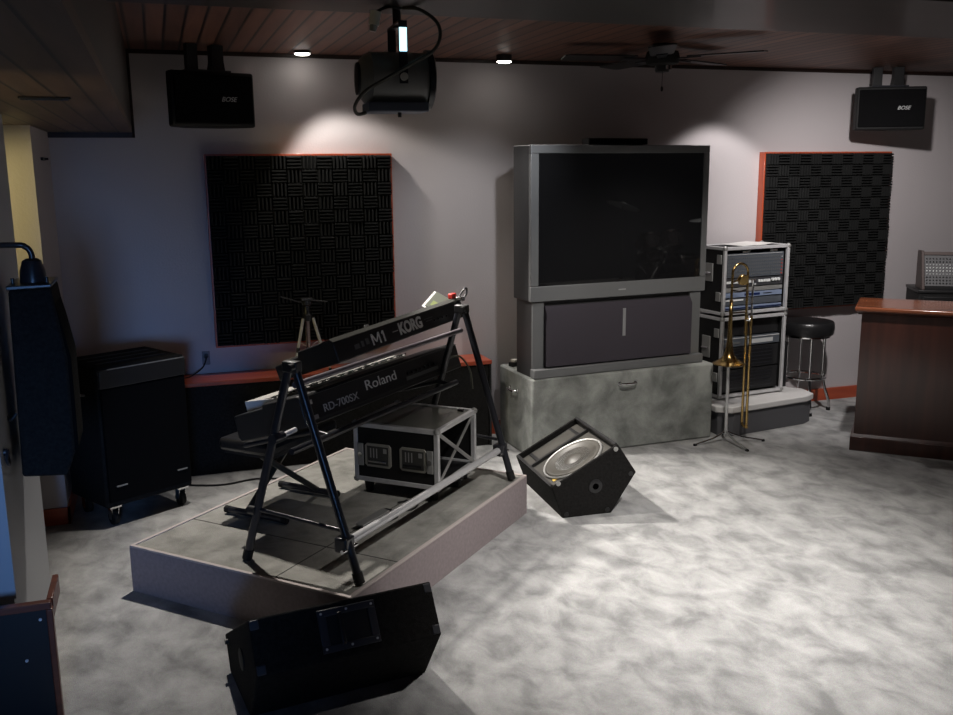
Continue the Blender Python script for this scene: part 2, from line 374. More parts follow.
# ------------------------------------------------------------------ wall loudspeakers
def wall_speaker(loc, rz, lab, off):
    t = thing('wall_loudspeaker', lab, 'loudspeaker', loc, rz, 'loudspeakers hung under the ceiling')
    MB().prism_z([(-.225, .0), (.225, .0), (.225, .07), (.10, .20), (-.10, .20), (-.225, .07)], -.14, .14).build('cabinet', BLKROUGH, t, .012)
    MB().box((-.212, -.012, -.122), (.212, .002, .122)).build('grille', BLKCLOTH, t, .006)
    text('badge', 'BOSE', TEXTG, t, frame_M((.075, -.0135, .0), (1, 0, 0), (0, 0, 1)), .034, .085, .0008, .3)
    b = MB().box((-.115, .05, .14), (-.055, .09, off)).build('bracket_post', BLK, t, .003)
    MB().prism_x([(.03, .14), (.14, .14), (.11, .20), (.11, off), (.05, off), (.05, .20)], .02, .085).build('bracket_arm', BLK, t, .003)
    MB().box((-.13, .02, .137), (.11, .15, .15)).build('bracket_plate', BLKMETAL, t, .002)
    return t
wall_speaker((.325, 5.24, 2.075), rad(18), 'black wall loudspeaker above the left foam panel, near the soffit', .28)
wall_speaker((4.70, 5.26, 2.08), rad(-24), 'black wall loudspeaker above the right foam panel', .27)

# ------------------------------------------------------------------ acoustic panels
def foam_panel(x0, x1, z0, z1, lab):
    t = thing('acoustic_panel', lab, 'acoustic panel', ((x0+x1)/2, WB, z0), 0, 'foam panels on the back wall')
    W = x1-x0; H = z1-z0; h = W/2; D = .062; b = .016; q = .010
    MB().box((-h+b, -.02, b), (h-b, -.001, H-b)).box((-h+b, -.0615, b), (h-b, -.02, H-b)).build('backing', BLK, t)
    MB().box((-h, -D, 0), (-h+b, -.001, H)).build('frame_side', REDWV, t, .002)
    MB().box((h-b, -D, 0), (h, -.001, H)).build('frame_side', REDWV, t, .002)
    MB().box((-h+b, -D, 0), (h-b, -.001, b)).build('frame_rail', REDW, t, .002)
    MB().box((-h+b, -D, H-b), (h-b, -.001, H)).build('frame_rail', REDW, t, .002)
    N = 12; NZ = 14; cw = (W-2*q)/N; ch = (H-2*q)/NZ; f = MB(); K = 4
    for i in range(N):
        for j in range(NZ):
            X0 = -h+q+i*cw; Z0 = q+j*ch; dep = .032
            y0 = -.0622; y1 = y0-dep-random.uniform(0, .006)
            for k in range(K):
                if (i+j) % 2:
                    a0 = X0+cw*k/K; a1 = X0+cw*(k+1)/K; mdl = (a1-a0)*.33
                    vs = [(a0, y0, Z0), (a1, y0, Z0), (a1, y0, Z0+ch), (a0, y0, Z0+ch), (a0+mdl, y1, Z0+.004), (a1-mdl, y1, Z0+.004), (a1-mdl, y1, Z0+ch-.004), (a0+mdl, y1, Z0+ch-.004)]
                else:
                    a0 = Z0+ch*k/K; a1 = Z0+ch*(k+1)/K; mdl = (a1-a0)*.33
                    vs = [(X0, y0, a0), (X0+cw, y0, a0), (X0+cw, y0, a1), (X0, y0, a1), (X0+.004, y1, a0+mdl), (X0+cw-.004, y1, a0+mdl), (X0+cw-.004, y1, a1-mdl), (X0+.004, y1, a1-mdl)]
                f.verts_faces(vs, [(0, 3, 2, 1), (4, 5, 6, 7), (0, 1, 5, 4), (1, 2, 6, 5), (2, 3, 7, 6), (3, 0, 4, 7)])
    f.build('foam', FOAM, t, smooth=False)
foam_panel(.27, 1.345, .70, 1.802, 'wood-framed black foam panel behind the keyboards, left of the television')
foam_panel(3.945, 5.015, .705, 1.803, 'wood-framed black foam panel right of the television, above the stool')

# ------------------------------------------------------------------ left side: pipe-hung loudspeaker, framed box
t = thing('hanging_loudspeaker', 'black loudspeaker hung from a bent pipe at the left wall', 'loudspeaker', (-.402, 3.50, .690))
MB().prism_y([(-.096, 0), (.046, -.010), (.076, .07), (.080, .40), (.064, .53), (.050, .642), (-.080, .638)], -.11, .13).build('cabinet', BLKCARPET, t, .010)
MB().prism_y([(.050, .01), (.079, .075), (.089, .09), (.091, .40), (.070, .525), (.054, .60), (.050, .60), (.05, .05)], -.10, .12).build('grille', BLKCLOTH, t, .006)
MB().prism_y([(-.084, .638), (.053, .643), (.053, .654), (-.084, .652)], -.115, .135).build('top_plate', BLKMETAL, t, .003)
MB().lathe([(.044, .0), (.040, .04), (.030, .072), (.018, .080)], Matrix.Translation((-.012, 0, .652)), 28).build('swivel_cap', BLKMETAL, t)
pp = [(-.010, 0, .715), (-.010, 0, .740), (-.016, .0, .760), (-.03, 0, .772), (-.06, 0, .778), (-.30, .02, .778)]
MB().tube(smooth_path(pp, 4), .010, 12).build('pipe', BLKMETAL, t)
for x in (-.070, .034):
    MB().cyl((x, -.05, .652), (x, -.05, .672), .006, seg=12).build('bolt', BLKMETAL, t)
MB().tube(smooth_path([(-.095, -.09, .22), (-.115, -.10, .20), (-.13, -.10, .23), (-.135, -.10, .30), (-.15, -.10, .36)], 5), .005, 8).build('cable', BLK, t)

t = thing('framed_panel', 'black panel with a wooden edge at the lower left corner', 'panel', (-.398, 2.998, 0))
MB().box((-1.2, .0, 0), (-.015, .018, .377)).build('panel', BLK, t)
MB().box((-1.2, -.008, .377), (.0, .022, .400)).build('top_rail', BOXW, t, .003)
MB().box((-.016, -.008, 0), (.003, .022, .377)).build('end_post', BOXW, t, .003)
MB().box((-.016, .024, .335), (.003, .215, .400)).build('side_rail', BOXW, t, .003)
for (x, z) in ((-.035, .345), (-.085, .215)):
    MB().cyl((x, -.003, z), (x, .001, z), .005, seg=12).build('screw', ALU, t)
k = thing('wall_ring', 'small dark ring pull on the left wall', 'wall hook', (XL+.006, 3.22, .81))
MB().tube([(.008+.004*abs(math.sin(a)), .02*math.cos(a), .024*math.sin(a)) for a in [2*PI*i/20 for i in range(20)]], .005, 8, True).build('ring', BLKMETAL, k)
MB().cyl((0, 0, .02), (.01, 0, .02), .012, seg=14).build('ring_base', BLKMETAL, k)
k = thing('wall_bracket', 'small black bracket high on the left wall', 'wall hook', (XL, 5.22, 1.775))
MB().box((0, -.06, -.008), (.012, .06, .008)).build('plate', BLK, k, .003)
MB().cyl((.012, 0, 0), (.03, 0, 0), .006, seg=10).build('peg', BLK, k)

# bass cabinet on casters
AMP = thing('bass_cabinet', 'tall black speaker cabinet on casters left of the keyboards', 'speaker cabinet', (-.320, 4.665, 0), .5266)
aw, ad, a0, a1 = .47, .39, .10, .798
fx = MB().box((0, .022, a0), (aw, ad, a1)); fx.build('cabinet', BLKCARPET, AMP, .010)
MB().box((.012, .004, a0+.03), (aw-.012, .022, a1-.105)).build('grille', BLKCLOTH, AMP, .004)
MB().box((.006, .0, a1-.10), (aw-.006, .022, a1-.012)).build('head_panel', BLKPLASTIC, AMP, .004)
MB().box((.05, -.001, a1-.012), (aw-.01, .004, a1-.008)).build('edge_strip', ALUDULL, AMP)
for (x, z) in ((.05, .205), (aw-.09, .205)):
    MB().box((x, .0, z), (x+.055, .005, z+.006)).build('badge', ALUDULL, AMP)
for k in range(3):
    MB().box((.05, .09+.085*k, a1), (aw-.05, .118+.085*k, a1+.004)).build('top_strip', BLKROUGH, AMP, .001)
MB().tube(smooth_path([(.0, .15, .65), (-.02, .15, .655), (-.02, .26, .655), (.0, .26, .65)], 4), .006, 8).build('side_handle', ALUDULL, AMP)
for (x, y) in ((.05, .06), (aw-.05, .06), (.05, ad-.06), (aw-.05, ad-.06)):
    c = MB().box((x-.03, y-.03, .092), (x+.03, y+.03, .1)).prism_x([(y-.022, .095), (y+.022, .095), (y+.012, .03), (y-.012, .03)], x-.019, x-.016)\
        .prism_x([(y-.022, .095), (y+.022, .095), (y+.012, .03), (y-.012, .03)], x+.016, x+.019).build('caster', CHROME, AMP)
    MB().cyl((x-.013, y, .037), (x+.013, y, .037), .037, seg=24).build('wheel', RUBBER, c, .004)

# ------------------------------------------------------------------ low ledge cabinet on the back wall
t = thing('ledge_cabinet', 'low black built-in ledge with a red wood top along the back wall', 'ledge', (0, WB-.018, 0))
MB().box((-.45, -.222, .0), (1.885, 0, .522)).build('body', BLKCARPET, t)
MB().box((-.45, -.240, .522), (1.90, 0, .546)).build('top', REDW, t, .003)
MB().box((1.885, -.235, .0), (1.897, 0, .522)).build('end_panel', BLK, t)
o = thing('wall_outlet', 'small dark wall outlet above the red ledge, plug in it', 'outlet', (.212, WB, .635))
MB().box((-.022, -.006, -.04), (.022, -.001, .04)).build('plate', mat('outlet_plate', (.16, .15, .16), .5), o, .002)
pl_ = MB().cyl((0, -.006, .014), (0, -.03, .014), .013, seg=14).build('plug', BLK, o)
MB().tube(smooth_path([(0, -.028, .012), (-.005, -.045, -.01), (-.03, -.06, -.05), (-.10, -.10, -.085), (-.16, -.12, -.086)], 5), .004, 8).build('lead', BLK, pl_)

# tripod on the ledge
TP = thing('tripod', 'small silver tripod with a dark head standing on the red ledge', 'tripod', (.79, WB-.165, .547))
LEGM = mat('tripod_leg_metal', (.55, .54, .50), .4, .3)
for (x, y) in ((-.105, -.055), (.115, -.045), (.0, .07)):
    lg = MB().tube([(x*.26, y*.26, .315), (x*.66, y*.66, .13)], .009, 10).tube([(x*.64, y*.64, .14), (x, y, .008)], .007, 10).build('leg', LEGM, TP)
    MB().cyl((x, y, .0), (x*.98, y*.98, .016), .009, seg=12).build('rubber_foot', RUBBER, lg)
    MB().cyl((x*.67, y*.67, .12), (x*.62, y*.62, .148), .0105, seg=12).build('lock', BLKPLASTIC, lg)
MB().cyl((0, 0, .10), (0, 0, .34), .012, seg=14).build('centre_column', mat('column_metal', (.30, .24, .24), .4, .3), TP)
for a in (0, 120, 240):
    MB().tube([(.0, .0, .14), (.062*math.cos(rad(a+25)), .05*math.sin(rad(a+25)), .17)], .003, 8).build('brace', ALU, TP)
MB().lathe([(.028, .30), (.030, .335), (.020, .35), (.018, .385), (.03, .395), (.03, .42)], None, 20).build('head', BLKPLASTIC, TP)
MB().box((-.035, -.03, .42), (.035, .03, .432)).build('camera_plate', BLKPLASTIC, TP, .003)
MB().tube([(-.02, -.01, .405), (-.155, -.03, .452)], .0045, 10).build('pan_handle', BLKPLASTIC, TP)
MB().tube([(.02, .0, .42), (.12, -.01, .405)], .0045, 10).build('tilt_handle', BLKPLASTIC, TP)

# ------------------------------------------------------------------ stage platform
A44 = rad(44.1)
PF = thing('stage_platform', 'low grey carpeted corner platform under the keyboard stand', 'platform', (.558, 3.122, 0), A44)
pw, pd, ph = 1.538, 1.097, .20
MB().box((.012, .012, .004), (pw-.012, pd-.012, ph-.004)).build('deck', STAGE, PF)
for nm, a, b in (('side_panel', (0, 0, 0), (pw, .012, ph-.008)), ('side_panel', (0, .012, 0), (.012, pd-.012, ph-.008)),
                 ('side_panel', (pw-.012, .012, 0), (pw, pd-.012, ph-.008)), ('side_panel', (0, pd-.012, 0), (pw, pd, ph-.008))):
    MB().box(a, b).build(nm, RISER, PF)
for a, b in (((0, 0, ph-.008), (pw, .016, ph+.001)), ((0, .016, ph-.008), (.016, pd-.016, ph+.001)), ((pw-.016, .016, ph-.008), (pw, pd-.016, ph+.001)), ((0, pd-.016, ph-.008), (pw, pd, ph+.001))):
    MB().box(a, b).build('edge_trim', RISEREDGE, PF, .002)
MB().box((.35, .016, ph-.004), (.354, pd-.016, ph-.003)).box((.016, .36, ph-.004), (pw-.016, .364, ph-.003)).build('carpet_seam', BLK, PF)

# ------------------------------------------------------------------ keyboard stand
AK = rad(44.23)
KS = thing('keyboard_stand', 'black two-tier A-frame keyboard stand with a silver brace on the platform', 'keyboard stand', (.428, 3.413, .204), AK)
uL, uR = 0.0, 1.325
for u in (uL, uR):
    top = .80 if u == uL else .835
    for sgn in (-1, 1):
        lg = MB().tube([(u, .012*sgn, top), (u, sgn*.262, .02)], .0165, 16).build('leg', BLKMETAL, KS)
        MB().cyl((u, sgn*.268, .0), (u, sgn*.255, .04), .020, seg=18).build('rubber_foot', RUBBER, lg)
    MB().box((u-.019, -.034, top-.024), (u+.019, .034, top+.018)).build('apex_joint', BLKPLASTIC, KS, .006)
    MB().cyl((u-.045, -.02, top), (u-.02, -.02, top), .014, seg=14).build('apex_knob', BLKPLASTIC, KS)
    for v0 in (-.205,):
        MB().box((u-.03, v0-.028, .115), (u+.03, v0+.028, .175)).build('clamp', BLKMETAL, KS, .008)
        MB().cyl((u-.045, v0-.02, .13), (u+.045, v0-.02, .13), .008, seg=12).build('clamp_bolt', CHROME, KS)
MB().tube([(uL+.03, -.205, .145), (uR-.03, -.205, .145)], .0165, 20).build('silver_brace', ALU, KS, label='silver brace tube')
MB().tube([(uL, -.19, .195), (uL, .19, .215)], .008, 12).build('cross_bar', BLKMETAL, KS)
MB().cyl((uL-.012, .20, .212), (uL-.012, .23, .212), .018, seg=14).build('cross_bar_knob', BLKPLASTIC, KS)
MB().tube([(uR, -.19, .195), (uR, .19, .215)], .008, 12).build('cross_bar', BLKMETAL, KS)
MB().tube([(uL+.01, .0, .724), (uR-.01, .0, .728)], .012, 16).build('upper_rail', mat('rail_metal', (.20, .18, .20), .4, .5), KS, label='dull silver rail under the upper keyboard')
MB().tube([(uL+.01, .03, .465), (uR-.01, .03, .465)], .013, 16).build('lower_rail', BLKMETAL, KS)
for u in (.48, 1.24):
    MB().tube([(u, .0, .72), (u, .07, .705), (u, .36, .600)], .010, 12).build('upper_arm', BLKMETAL, KS)
for u in (.24, 1.24):
    MB().tube([(u, .03, .470), (u, .09, .478), (u, .46, .372)], .010, 12).build('lower_arm', BLKMETAL, KS)
MB().tube([(uL+.02, .085, .515), (uL+.11, .085, .520)], .010, 12).build('arm_stub', ALU, KS, label='short silver stub on the left leg')
MB().cyl((uL-.03, .085, .515), (uL+.03, .085, .515), .020, seg=14).build('clamp', BLKMETAL, KS)

def keyboard(name, lab, u0, v0, zb, length, sect, tilt, roll, keyv, nw, keyend):
    """sect: (v,z) profile before tilt; keys laid on top between keyv"""
    K = thing(name, lab, 'keyboard', (0, 0, 0), 0)
    c, s_ = math.cos(AK), math.sin(AK)
    K.location = (.428+u0*c-v0*s_, 3.413+u0*s_+v0*c, zb)
    K.rotation_euler = (tilt, -roll, AK); K.rotation_mode = 'XYZ'
    MB().prism_x(sect, 0, length).build('body', BLKPLASTIC, K, .005)
    return K
# upper keyboard (its back faces the viewer)
KT = keyboard('synthesizer', 'upper and shorter of the two black keyboards, on the top tier of the stand', .385, .062, .936, 1.10,
              [(0, 0), (0, .088), (.014, .104), (.19, .098), (.20, .075), (.335, .068), (.335, .006), (.33, 0)], rad(-19), rad(2.0), None, 61, 0)
MB().prism_x([(.0, .090), (.014, .106), (.06, .105), (.06, .1045), (.014, .1045), (.001, .089)], .0, 1.075).build('top_bevel', mat('dark_grey_metal', (.05, .05, .045), .35), KT)
wk = MB(); bk = MB(); n = 36; kw = .82/n
for i in range(n):
    wk.box((.10+i*kw+.0006, .203, .070), (.10+(i+1)*kw-.0006, .330, .080))
    if i % 7 not in (2, 6): bk.box((.10+(i+1)*kw-.006, .203, .080), (.10+(i+1)*kw+.006, .285, .089))
wk.build('white_keys', KEYW, KT); bk.build('black_keys', BLKPLASTIC, KT)
FB = lambda x, z: frame_M((x, -.0012, z), (1, 0, 0), (0, 0, 1))
m1 = MB()
for x0_, x1_ in ((.262, .271), (.318, .327), (.352, .362)): m1.box((x0_, -.002, .020), (x1_, 0, .070))
m1.prism_y([(.262, .070), (.273, .070), (.2985, .030), (.2905, .030)], -.002, 0).prism_y([(.327, .070), (.316, .070), (.2905, .030), (.2985, .030)], -.002, 0)
m1.prism_y([(.352, .070), (.342, .060), (.346, .056), (.354, .063)], -.002, 0)
m1.build('lettering', TEXTW, KT)
text('lettering', 'KORG', TEXTW, KT, FB(.585, .047), .072, .20, offset=.003)
MB().box((.43, -.0015, .045), (.475, .0, .049)).build('dash_mark', TEXTG, KT)
MB().box((.13, -.0015, .030), (.165, 0, .05)).box((.18, -.0015, .030), (.20, 0, .055)).box((.215, -.0015, .034), (.24, 0, .06)).build('printed_panel', TEXTD, KT)
MB().box((.71, -.0015, .052), (.79, 0, .055)).box((.72, -.0015, .04), (.78, 0, .044)).build('printed_panel', TEXTD, KT)
for x in (.80, .84, .88, .92):
    MB().cyl((x, -.006, .035), (x, .001, .035), .006, seg=12).build('jack', BLKMETAL, KT)
MB().cyl((.30, .03, .104), (.30, .03, .116), .010, seg=14).build('knob', WHITEPL, KT, label='small white glint painted on top')  # white stub imitates a glint on the top, painted light
# lower keyboard
KR = keyboard('stage_piano', 'lower and longer black keyboard with white keys showing, on the second tier', .225, .116, .697, 1.31,
              [(0, 0), (0, .120), (.012, .132), (.20, .132), (.205, .116), (.365, .112), (.37, .02), (.36, 0)], rad(-16.5), 0, None, 88, 0)
wk = MB(); bk = MB(); n = 52; kw = 1.06/n
for i in range(n):
    wk.prism_x([(.207, .112), (.362, .112), (.362, .156), (.207, .141)], .085+i*kw+.0006, .085+(i+1)*kw-.0006)
    if i % 7 not in (1, 4): bk.box((.085+(i+1)*kw-.006, .207, .139), (.085+(i+1)*kw+.006, .300, .1475))
wk.build('white_keys', KEYW, KR); bk.build('black_keys', BLKPLASTIC, KR)
MB().box((.0, -.001, .118), (1.31, .003, .1215)).build('edge_strip', mat('edge_grey', (.12, .12, .11), .3, .5), KR)
text('lettering', 'Roland', TEXTW, KR, FB(.575, .078), .062, .25)
text('lettering', 'RD-700SX', TEXTG, KR, FB(.255, .050), .046, .25)
MB().box((.0, -.002, .012), (1.31, 0, .020)).build('rear_lip', mat('rear_lip_grey', (.04, .042, .038), .5), KR)
MB().box((.78, -.0015, .035), (1.08, 0, .052)).build('printed_panel', TEXTD, KR)
for x in (.80, .84, .88, .92, .96, 1.0, 1.05):
    MB().cyl((x, -.008, .066), (x, .001, .066), .007, seg=12).build('jack', BLKMETAL, KR)
for (x, z) in ((.035, .085), (.05, .02)):
    MB().box((x, -.002, z), (x+.035, 0, z+.018)).build('sticker', mat('sticker_%d' % int(z*1000), (.45, .44, .46), .6), KR, label='pale sticker')
MB().tube(smooth_path([(1.2, -.005, .066), (1.23, -.05, .06), (1.26, -.07, -.02), (1.27, -.05, -.12)], 5), .005, 8).build('cable', mat('olive_cable', (.12, .12, .09), .5), KR)

# papers and a red clip lying on the upper keyboard
c, s_ = math.cos(AK), math.sin(AK)
def STP(u, v, z): return (.428+u*c-v*s_, 3.413+u*s_+v*c, z)
t = thing('sheet_music', 'pale green paper booklet propped on the right end of the upper synthesizer', 'booklet', STP(1.455, .19, 1.010), AK)
Mp = Matrix.Rotation(rad(32), 4, 'X')
Ms = Matrix.Rotation(rad(-24), 4, 'Y')
for i, (dz, mm) in enumerate(((0, PAPERW), (.004, PAPER))):
    MB().box((-.085+.012*i, -.05, dz), (.06, .05-.012*i, dz+.003), Matrix.Translation((0, .02, .030)) @ Ms @ Mp).build('page', mm, t)
MB().box((-.05, -.03, .0071), (-.01, .02, .0078), Matrix.Translation((0, .02, .030)) @ Ms @ Mp).build('printed_block', mat('olive_print', (.2, .24, .08), .6), t)
t = thing('clip', 'red and silver clip at the right end of the synthesizer', 'clip', STP(1.462, .085, 1.052), AK)
MB().box((-.02, -.02, 0), (.025, .035, .022)).build('silver_jaw', CHROME, t, .004)
MB().box((-.035, .02, .012), (.01, .05, .04)).build('red_grip', RED, t, .006)
MB().tube(smooth_path([(.02, .02, .012), (.05, .0, .055), (.075, .0, .055), (.07, .0, .025), (.04, .02, -.005)], 5), .005, 8).build('wire_loop', BLKMETAL, t)

# ------------------------------------------------------------------ bench, pedals, cables on the platform
B = thing('keyboard_bench', 'black padded X-leg keyboard bench behind the left stand leg', 'bench', STP(.555, .53, .201), AK)
MB().box((-.24, -.15, .305), (.24, .15, .365)).build('seat_cushion', VINYL, B, .02)
MB().box((-.22, -.13, .293), (.22, .13, .305)).build('seat_board', BLK, B)
for sg in (-1, 1):
    MB().tube([(-.19*sg, .05*sg, .02), (.19*sg, .05*sg, .293)], .014, 12).build('leg', mat('bench_leg_%d' % sg, (.05, .048, .04), .3), B)
    ft = MB().tube([(-.19*sg, -.16, .016), (-.19*sg, .16, .016)], .015, 12).build('foot_bar', BLKMETAL, B)
    for y in (-.16, .16):
        MB().cyl((-.19*sg, y-.012, .016), (-.19*sg, y+.012, .016), .0165, seg=12).build('end_cap', RUBBER, ft)
t = thing('sustain_pedal', 'black sustain pedal on the platform in front of the flight case', 'pedal', (.845, 3.835, .197), rad(35))
MB().prism_y([(-.11, 0), (.06, 0), (.06, .035), (-.11, .015)], -.035, .035).build('base', BLKPLASTIC, t, .004)
MB().prism_y([(-.15, .022), (.02, .04), (.02, .046), (-.15, .030)], -.022, .022).build('foot_plate', ALUDULL, t, .002)
MB().tube(smooth_path([(.06, 0, .015), (.12, .02, .005), (.16, -.02, .005), (.22, -.01, .005), (.26, .05, .005), (.20, .09, .005)], 6), .004, 8).build('cable', BLK, t)
t = thing('volume_pedal', 'small black pedal on the platform beside the right stand leg', 'pedal', (1.29, 4.20, .197), rad(60))
MB().box((-.06, -.03, 0), (.06, .03, .022)).build('base', BLKPLASTIC, t, .004)
MB().prism_y([(-.07, .022), (.05, .03), (.05, .045), (-.07, .032)], -.03, .03).build('treadle', BLKROUGH, t, .003)
MB().cyl((.0, -.036, .02), (.0, -.03, .02), .010, seg=14).build('hinge_cap', CHROME, t)
tag(MB().tube(smooth_path([(-.02, 5.28, .006), (.10, 5.20, .006), (.25, 5.16, .006), (.42, 5.20, .006), (.60, 5.15, .006), (.72, 5.22, .006)], 6), .005, 8).build('floor_cable', BLK), 'black cable on the floor in front of the ledge', 'cable')

# ------------------------------------------------------------------ flight case on the platform
FC = thing('flight_case', 'black flight case with silver edges and cross-braced end on the platform', 'flight case', (.804, 4.246, .197), rad(-42.35))
fw_, fd_, z0, z1 = .444, .432, .063, .348
e = .022
MB().box((e*.4, e*.4, z0+.004), (fw_-.02, fd_-e*.4, z0+.012)).build('bottom_board', BLK, FC)
MB().box((e*.4, .004, z0+.004), (fw_-e*.4, .012, z1-.004)).build('front_panel', BLKROUGH, FC)
MB().box((e*.4, fd_-.012, z0+.004), (fw_-e*.4, fd_-.004, z1-.004)).build('back_panel', BLKROUGH, FC)
MB().box((.004, .012, z0+.012), (.012, fd_-.012, z1-.004)).build('side_panel', BLKROUGH, FC)
MB().box((.012, .012, z1-.012), (fw_-.012, fd_-.012, z1-.005)).build('top_panel', GRILL, FC)
edges = []
for z in (z0, z1-e):
    edges += [((0, 0, z), (fw_, e, z+e)), ((0, fd_-e, z), (fw_, fd_, z+e)), ((0, e, z), (e, fd_-e, z+e)), ((fw_-e, e, z), (fw_, fd_-e, z+e))]
for (x, y) in ((0, 0), (fw_-e, 0), (0, fd_-e), (fw_-e, fd_-e)):
    edges.append(((x, y, z0+e), (x+e, y+e, z1-e)))
for a, b in edges: MB().box(a, b).build('edge_rail', ALU, FC, .002)
xe = fw_-.012
for (p, q) in (((xe, e, z0+e), (xe, fd_-e, z1-e)), ((xe, fd_-e, z0+e), (xe, e, z1-e))):
    d = (Vector(q)-Vector(p)).normalized(); nrm = Vector((1, 0, 0)); sd = d.cross(nrm)*.009
    off = 0 if p[1] < .1 else .004
    P = [Vector(p)-sd, Vector(p)+sd, Vector(q)+sd, Vector(q)-sd]
    MB().verts_faces([v+Vector((off, 0, 0)) for v in P]+[v+Vector((off+.004, 0, 0)) for v in P], [(0, 1, 2, 3), (4, 7, 6, 5), (0, 4, 5, 1), (1, 5, 6, 2), (2, 6, 7, 3), (3, 7, 4, 0)]).build('cross_brace', ALUDULL, FC)
for x in (.060, .245):
    hp = MB().prism_y([(x, .150), (x+.012, .138), (x+.128, .138), (x+.14, .150), (x+.14, .240), (x+.128, .252), (x+.012, .252), (x, .240)], -.001, .006)
    hp = hp.build('handle_dish', mat('dish_metal_%d' % int(x*1000), (.42, .41, .36), .38, .5), FC, .002)
    MB().box((x+.014, -.003, .150), (x+.126, -.0005, .240)).build('dish_recess', mat('dish_shadow_%d' % int(x*1000), (.05, .05, .045), .5), hp)
    MB().tube([(x+.022, -.006, .168), (x+.118, -.006, .168)], .007, 10).build('grip', CHROME if x < .1 else BLK, hp)
    MB().box((x+.03, -.004, .184), (x+.036, -.0028, .230)).box((x+.046, -.004, .184), (x+.052, -.0028, .230)).box((x+.062, -.004, .184), (x+.068, -.0028, .230)).box((x+.10, -.004, .21), (x+.118, -.0028, .232)).build('dish_ribs', ALUDULL, hp)
for x in (.022, fw_-.056):
    lt = MB().box((x, -.006, .14), (x+.032, .0, .25)).build('latch', ALUDULL, FC, .003)
    MB().cyl((x+.016, -.012, .195), (x+.016, -.006, .195), .012, seg=14).build('latch_knob', CHROME, lt)
for (x, y) in ((0, 0), (fw_, 0), (fw_, fd_), (0, fd_)):
    for z in (z0, z1):
        MB().lathe([(.004, -.016), (.015, -.008), (.017, 0), (.015, .008), (.004, .016)], Matrix.Translation((x+(-.008 if x else .008), y+(-.008 if y else .008), z+(-.008 if z == z1 else .008))), 14).build('ball_corner', ALUDULL, FC)
for (x, y) in ((.05, .05), (fw_-.05, .05), (.05, fd_-.05), (fw_-.05, fd_-.05)):
    MB().lathe([(.018, 0), (.020, .02), (.026, z0)], Matrix.Translation((x, y, 0)), 16).build('foot', RUBBER, FC)
for (x, y) in ((.06, .06), (.06, fd_-.05), (fw_-.06, fd_-.05)):
    MB().box((x-.015, y-.01, z1-.005), (x+.015, y+.01, z1+.006)).build('top_catch', BLK, FC, .002)

# ------------------------------------------------------------------ wedge monitors
WE, WD, WC, WG, WF = (.260, 0), (.393, .201), (.291, .356), (-.060, .165), (0, .0)
W1 = thing('floor_monitor', 'open-fronted black wedge monitor showing its speaker cone, before the carpeted pedestal', 'stage monitor', (1.802, 4.06, 0), rad(-2.7))
def lerp(a, b, k): return (a[0]+(b[0]-a[0])*k, a[1]+(b[1]-a[1])*k)
bx, bz = (WC[0]-WG[0]), (WC[1]-WG[1]); bl = math.hypot(bx, bz); nx, nz = bz/bl, -bx/bl   # inward normal of baffle
rec = .035
Gi = (WG[0]+nx*rec+bx*.02, WG[1]+nz*rec+bz*.02); Ci = (WC[0]+nx*rec-bx*.02, WC[1]+nz*rec-bz*.02)
LEN = .56
MB().prism_y([WF, WE, WD, WC, Ci, Gi, WG], .016, LEN-.016).build('cabinet', BLKCARPET, W1)
MB().prism_y([WF, WE, WD, WC, WG], 0, .016).build('end_panel', BLKCARPET, W1, .004)
MB().prism_y([WF, WE, WD, WC, WG], LEN-.016, LEN).build('end_panel', BLKCARPET, W1, .004)
# frame local to the baffle: ex along G->C, ey along length (away), ez outward
exb = Vector((bx/bl, 0, bz/bl)); eyb = Vector((0, 1, 0)); ezb = exb.cross(eyb)
if ezb.z < 0: ezb = -ezb
def BF(a, y, h): return Vector((WG[0], 0, WG[1]))+exb*a+Vector((0, y, 0))+ezb*(h-rec)
MBf = Matrix.Identity(4)
o_ = BF(0, 0, 0)
for i in range(3): MBf[i][0] = exb[i]; MBf[i][1] = eyb[i]; MBf[i][2] = ezb[i]; MBf[i][3] = o_[i]
MB().box((.022, .018, .0005), (bl-.022, LEN-.018, .006), MBf).build('baffle', BAFF, W1)
MB().box((.0, .016, .010), (.014, LEN-.016, rec+.004), MBf).build('front_lip', BLKPLASTIC, W1)
MB().box((bl-.014, .016, .010), (bl, LEN-.016, rec+.004), MBf).build('front_lip', BLKPLASTIC, W1)
MB().box((.022, .372, .006), (bl-.022, .384, .022), MBf).build('divider', BLKPLASTIC, W1)
cw_ = Matrix.Translation((bl/2, .195, .006))
MB().lathe([(.168, 0), (.168, .008), (.164, .012), (.158, .010), (.156, .006)], MBf @ cw_, 48).build('woofer_rim', ALUDULL, W1)
MB().lathe([(.157, .006), (.150, .013), (.140, .014), (.130, .012), (.125, .008), (.06, .003), (.05, .006), (.035, .014), (.005, .018)], MBf @ cw_, 48).build('woofer_cone', CONE, W1)
hn = MB().box((.06, .40, .006), (bl-.06, .53, .012), MBf).build('horn_plate', BLKPLASTIC, W1, .003)
MB().verts_faces([MBf @ Vector(p) for p in ((.08, .41, .0125), (bl-.08, .41, .0125), (bl-.08, .52, .0125), (.08, .52, .0125), (.16, .45, .02), (bl-.16, .45, .02), (bl-.16, .48, .02), (.16, .48, .02))],
                 [(0, 1, 5, 4), (1, 2, 6, 5), (2, 3, 7, 6), (3, 0, 4, 7), (4, 5, 6, 7), (0, 3, 2, 1)]).build('horn_mouth', BAFF, hn)
MB().box((.04, .10, .006), (.075, .125, .0085), MBf).build('glint_plate', mat('gold_glint', (.75, .5, .12), .4, .6), W1, label='small gold glint painted on the baffle')  # gold patch paints in a reflection on the baffle
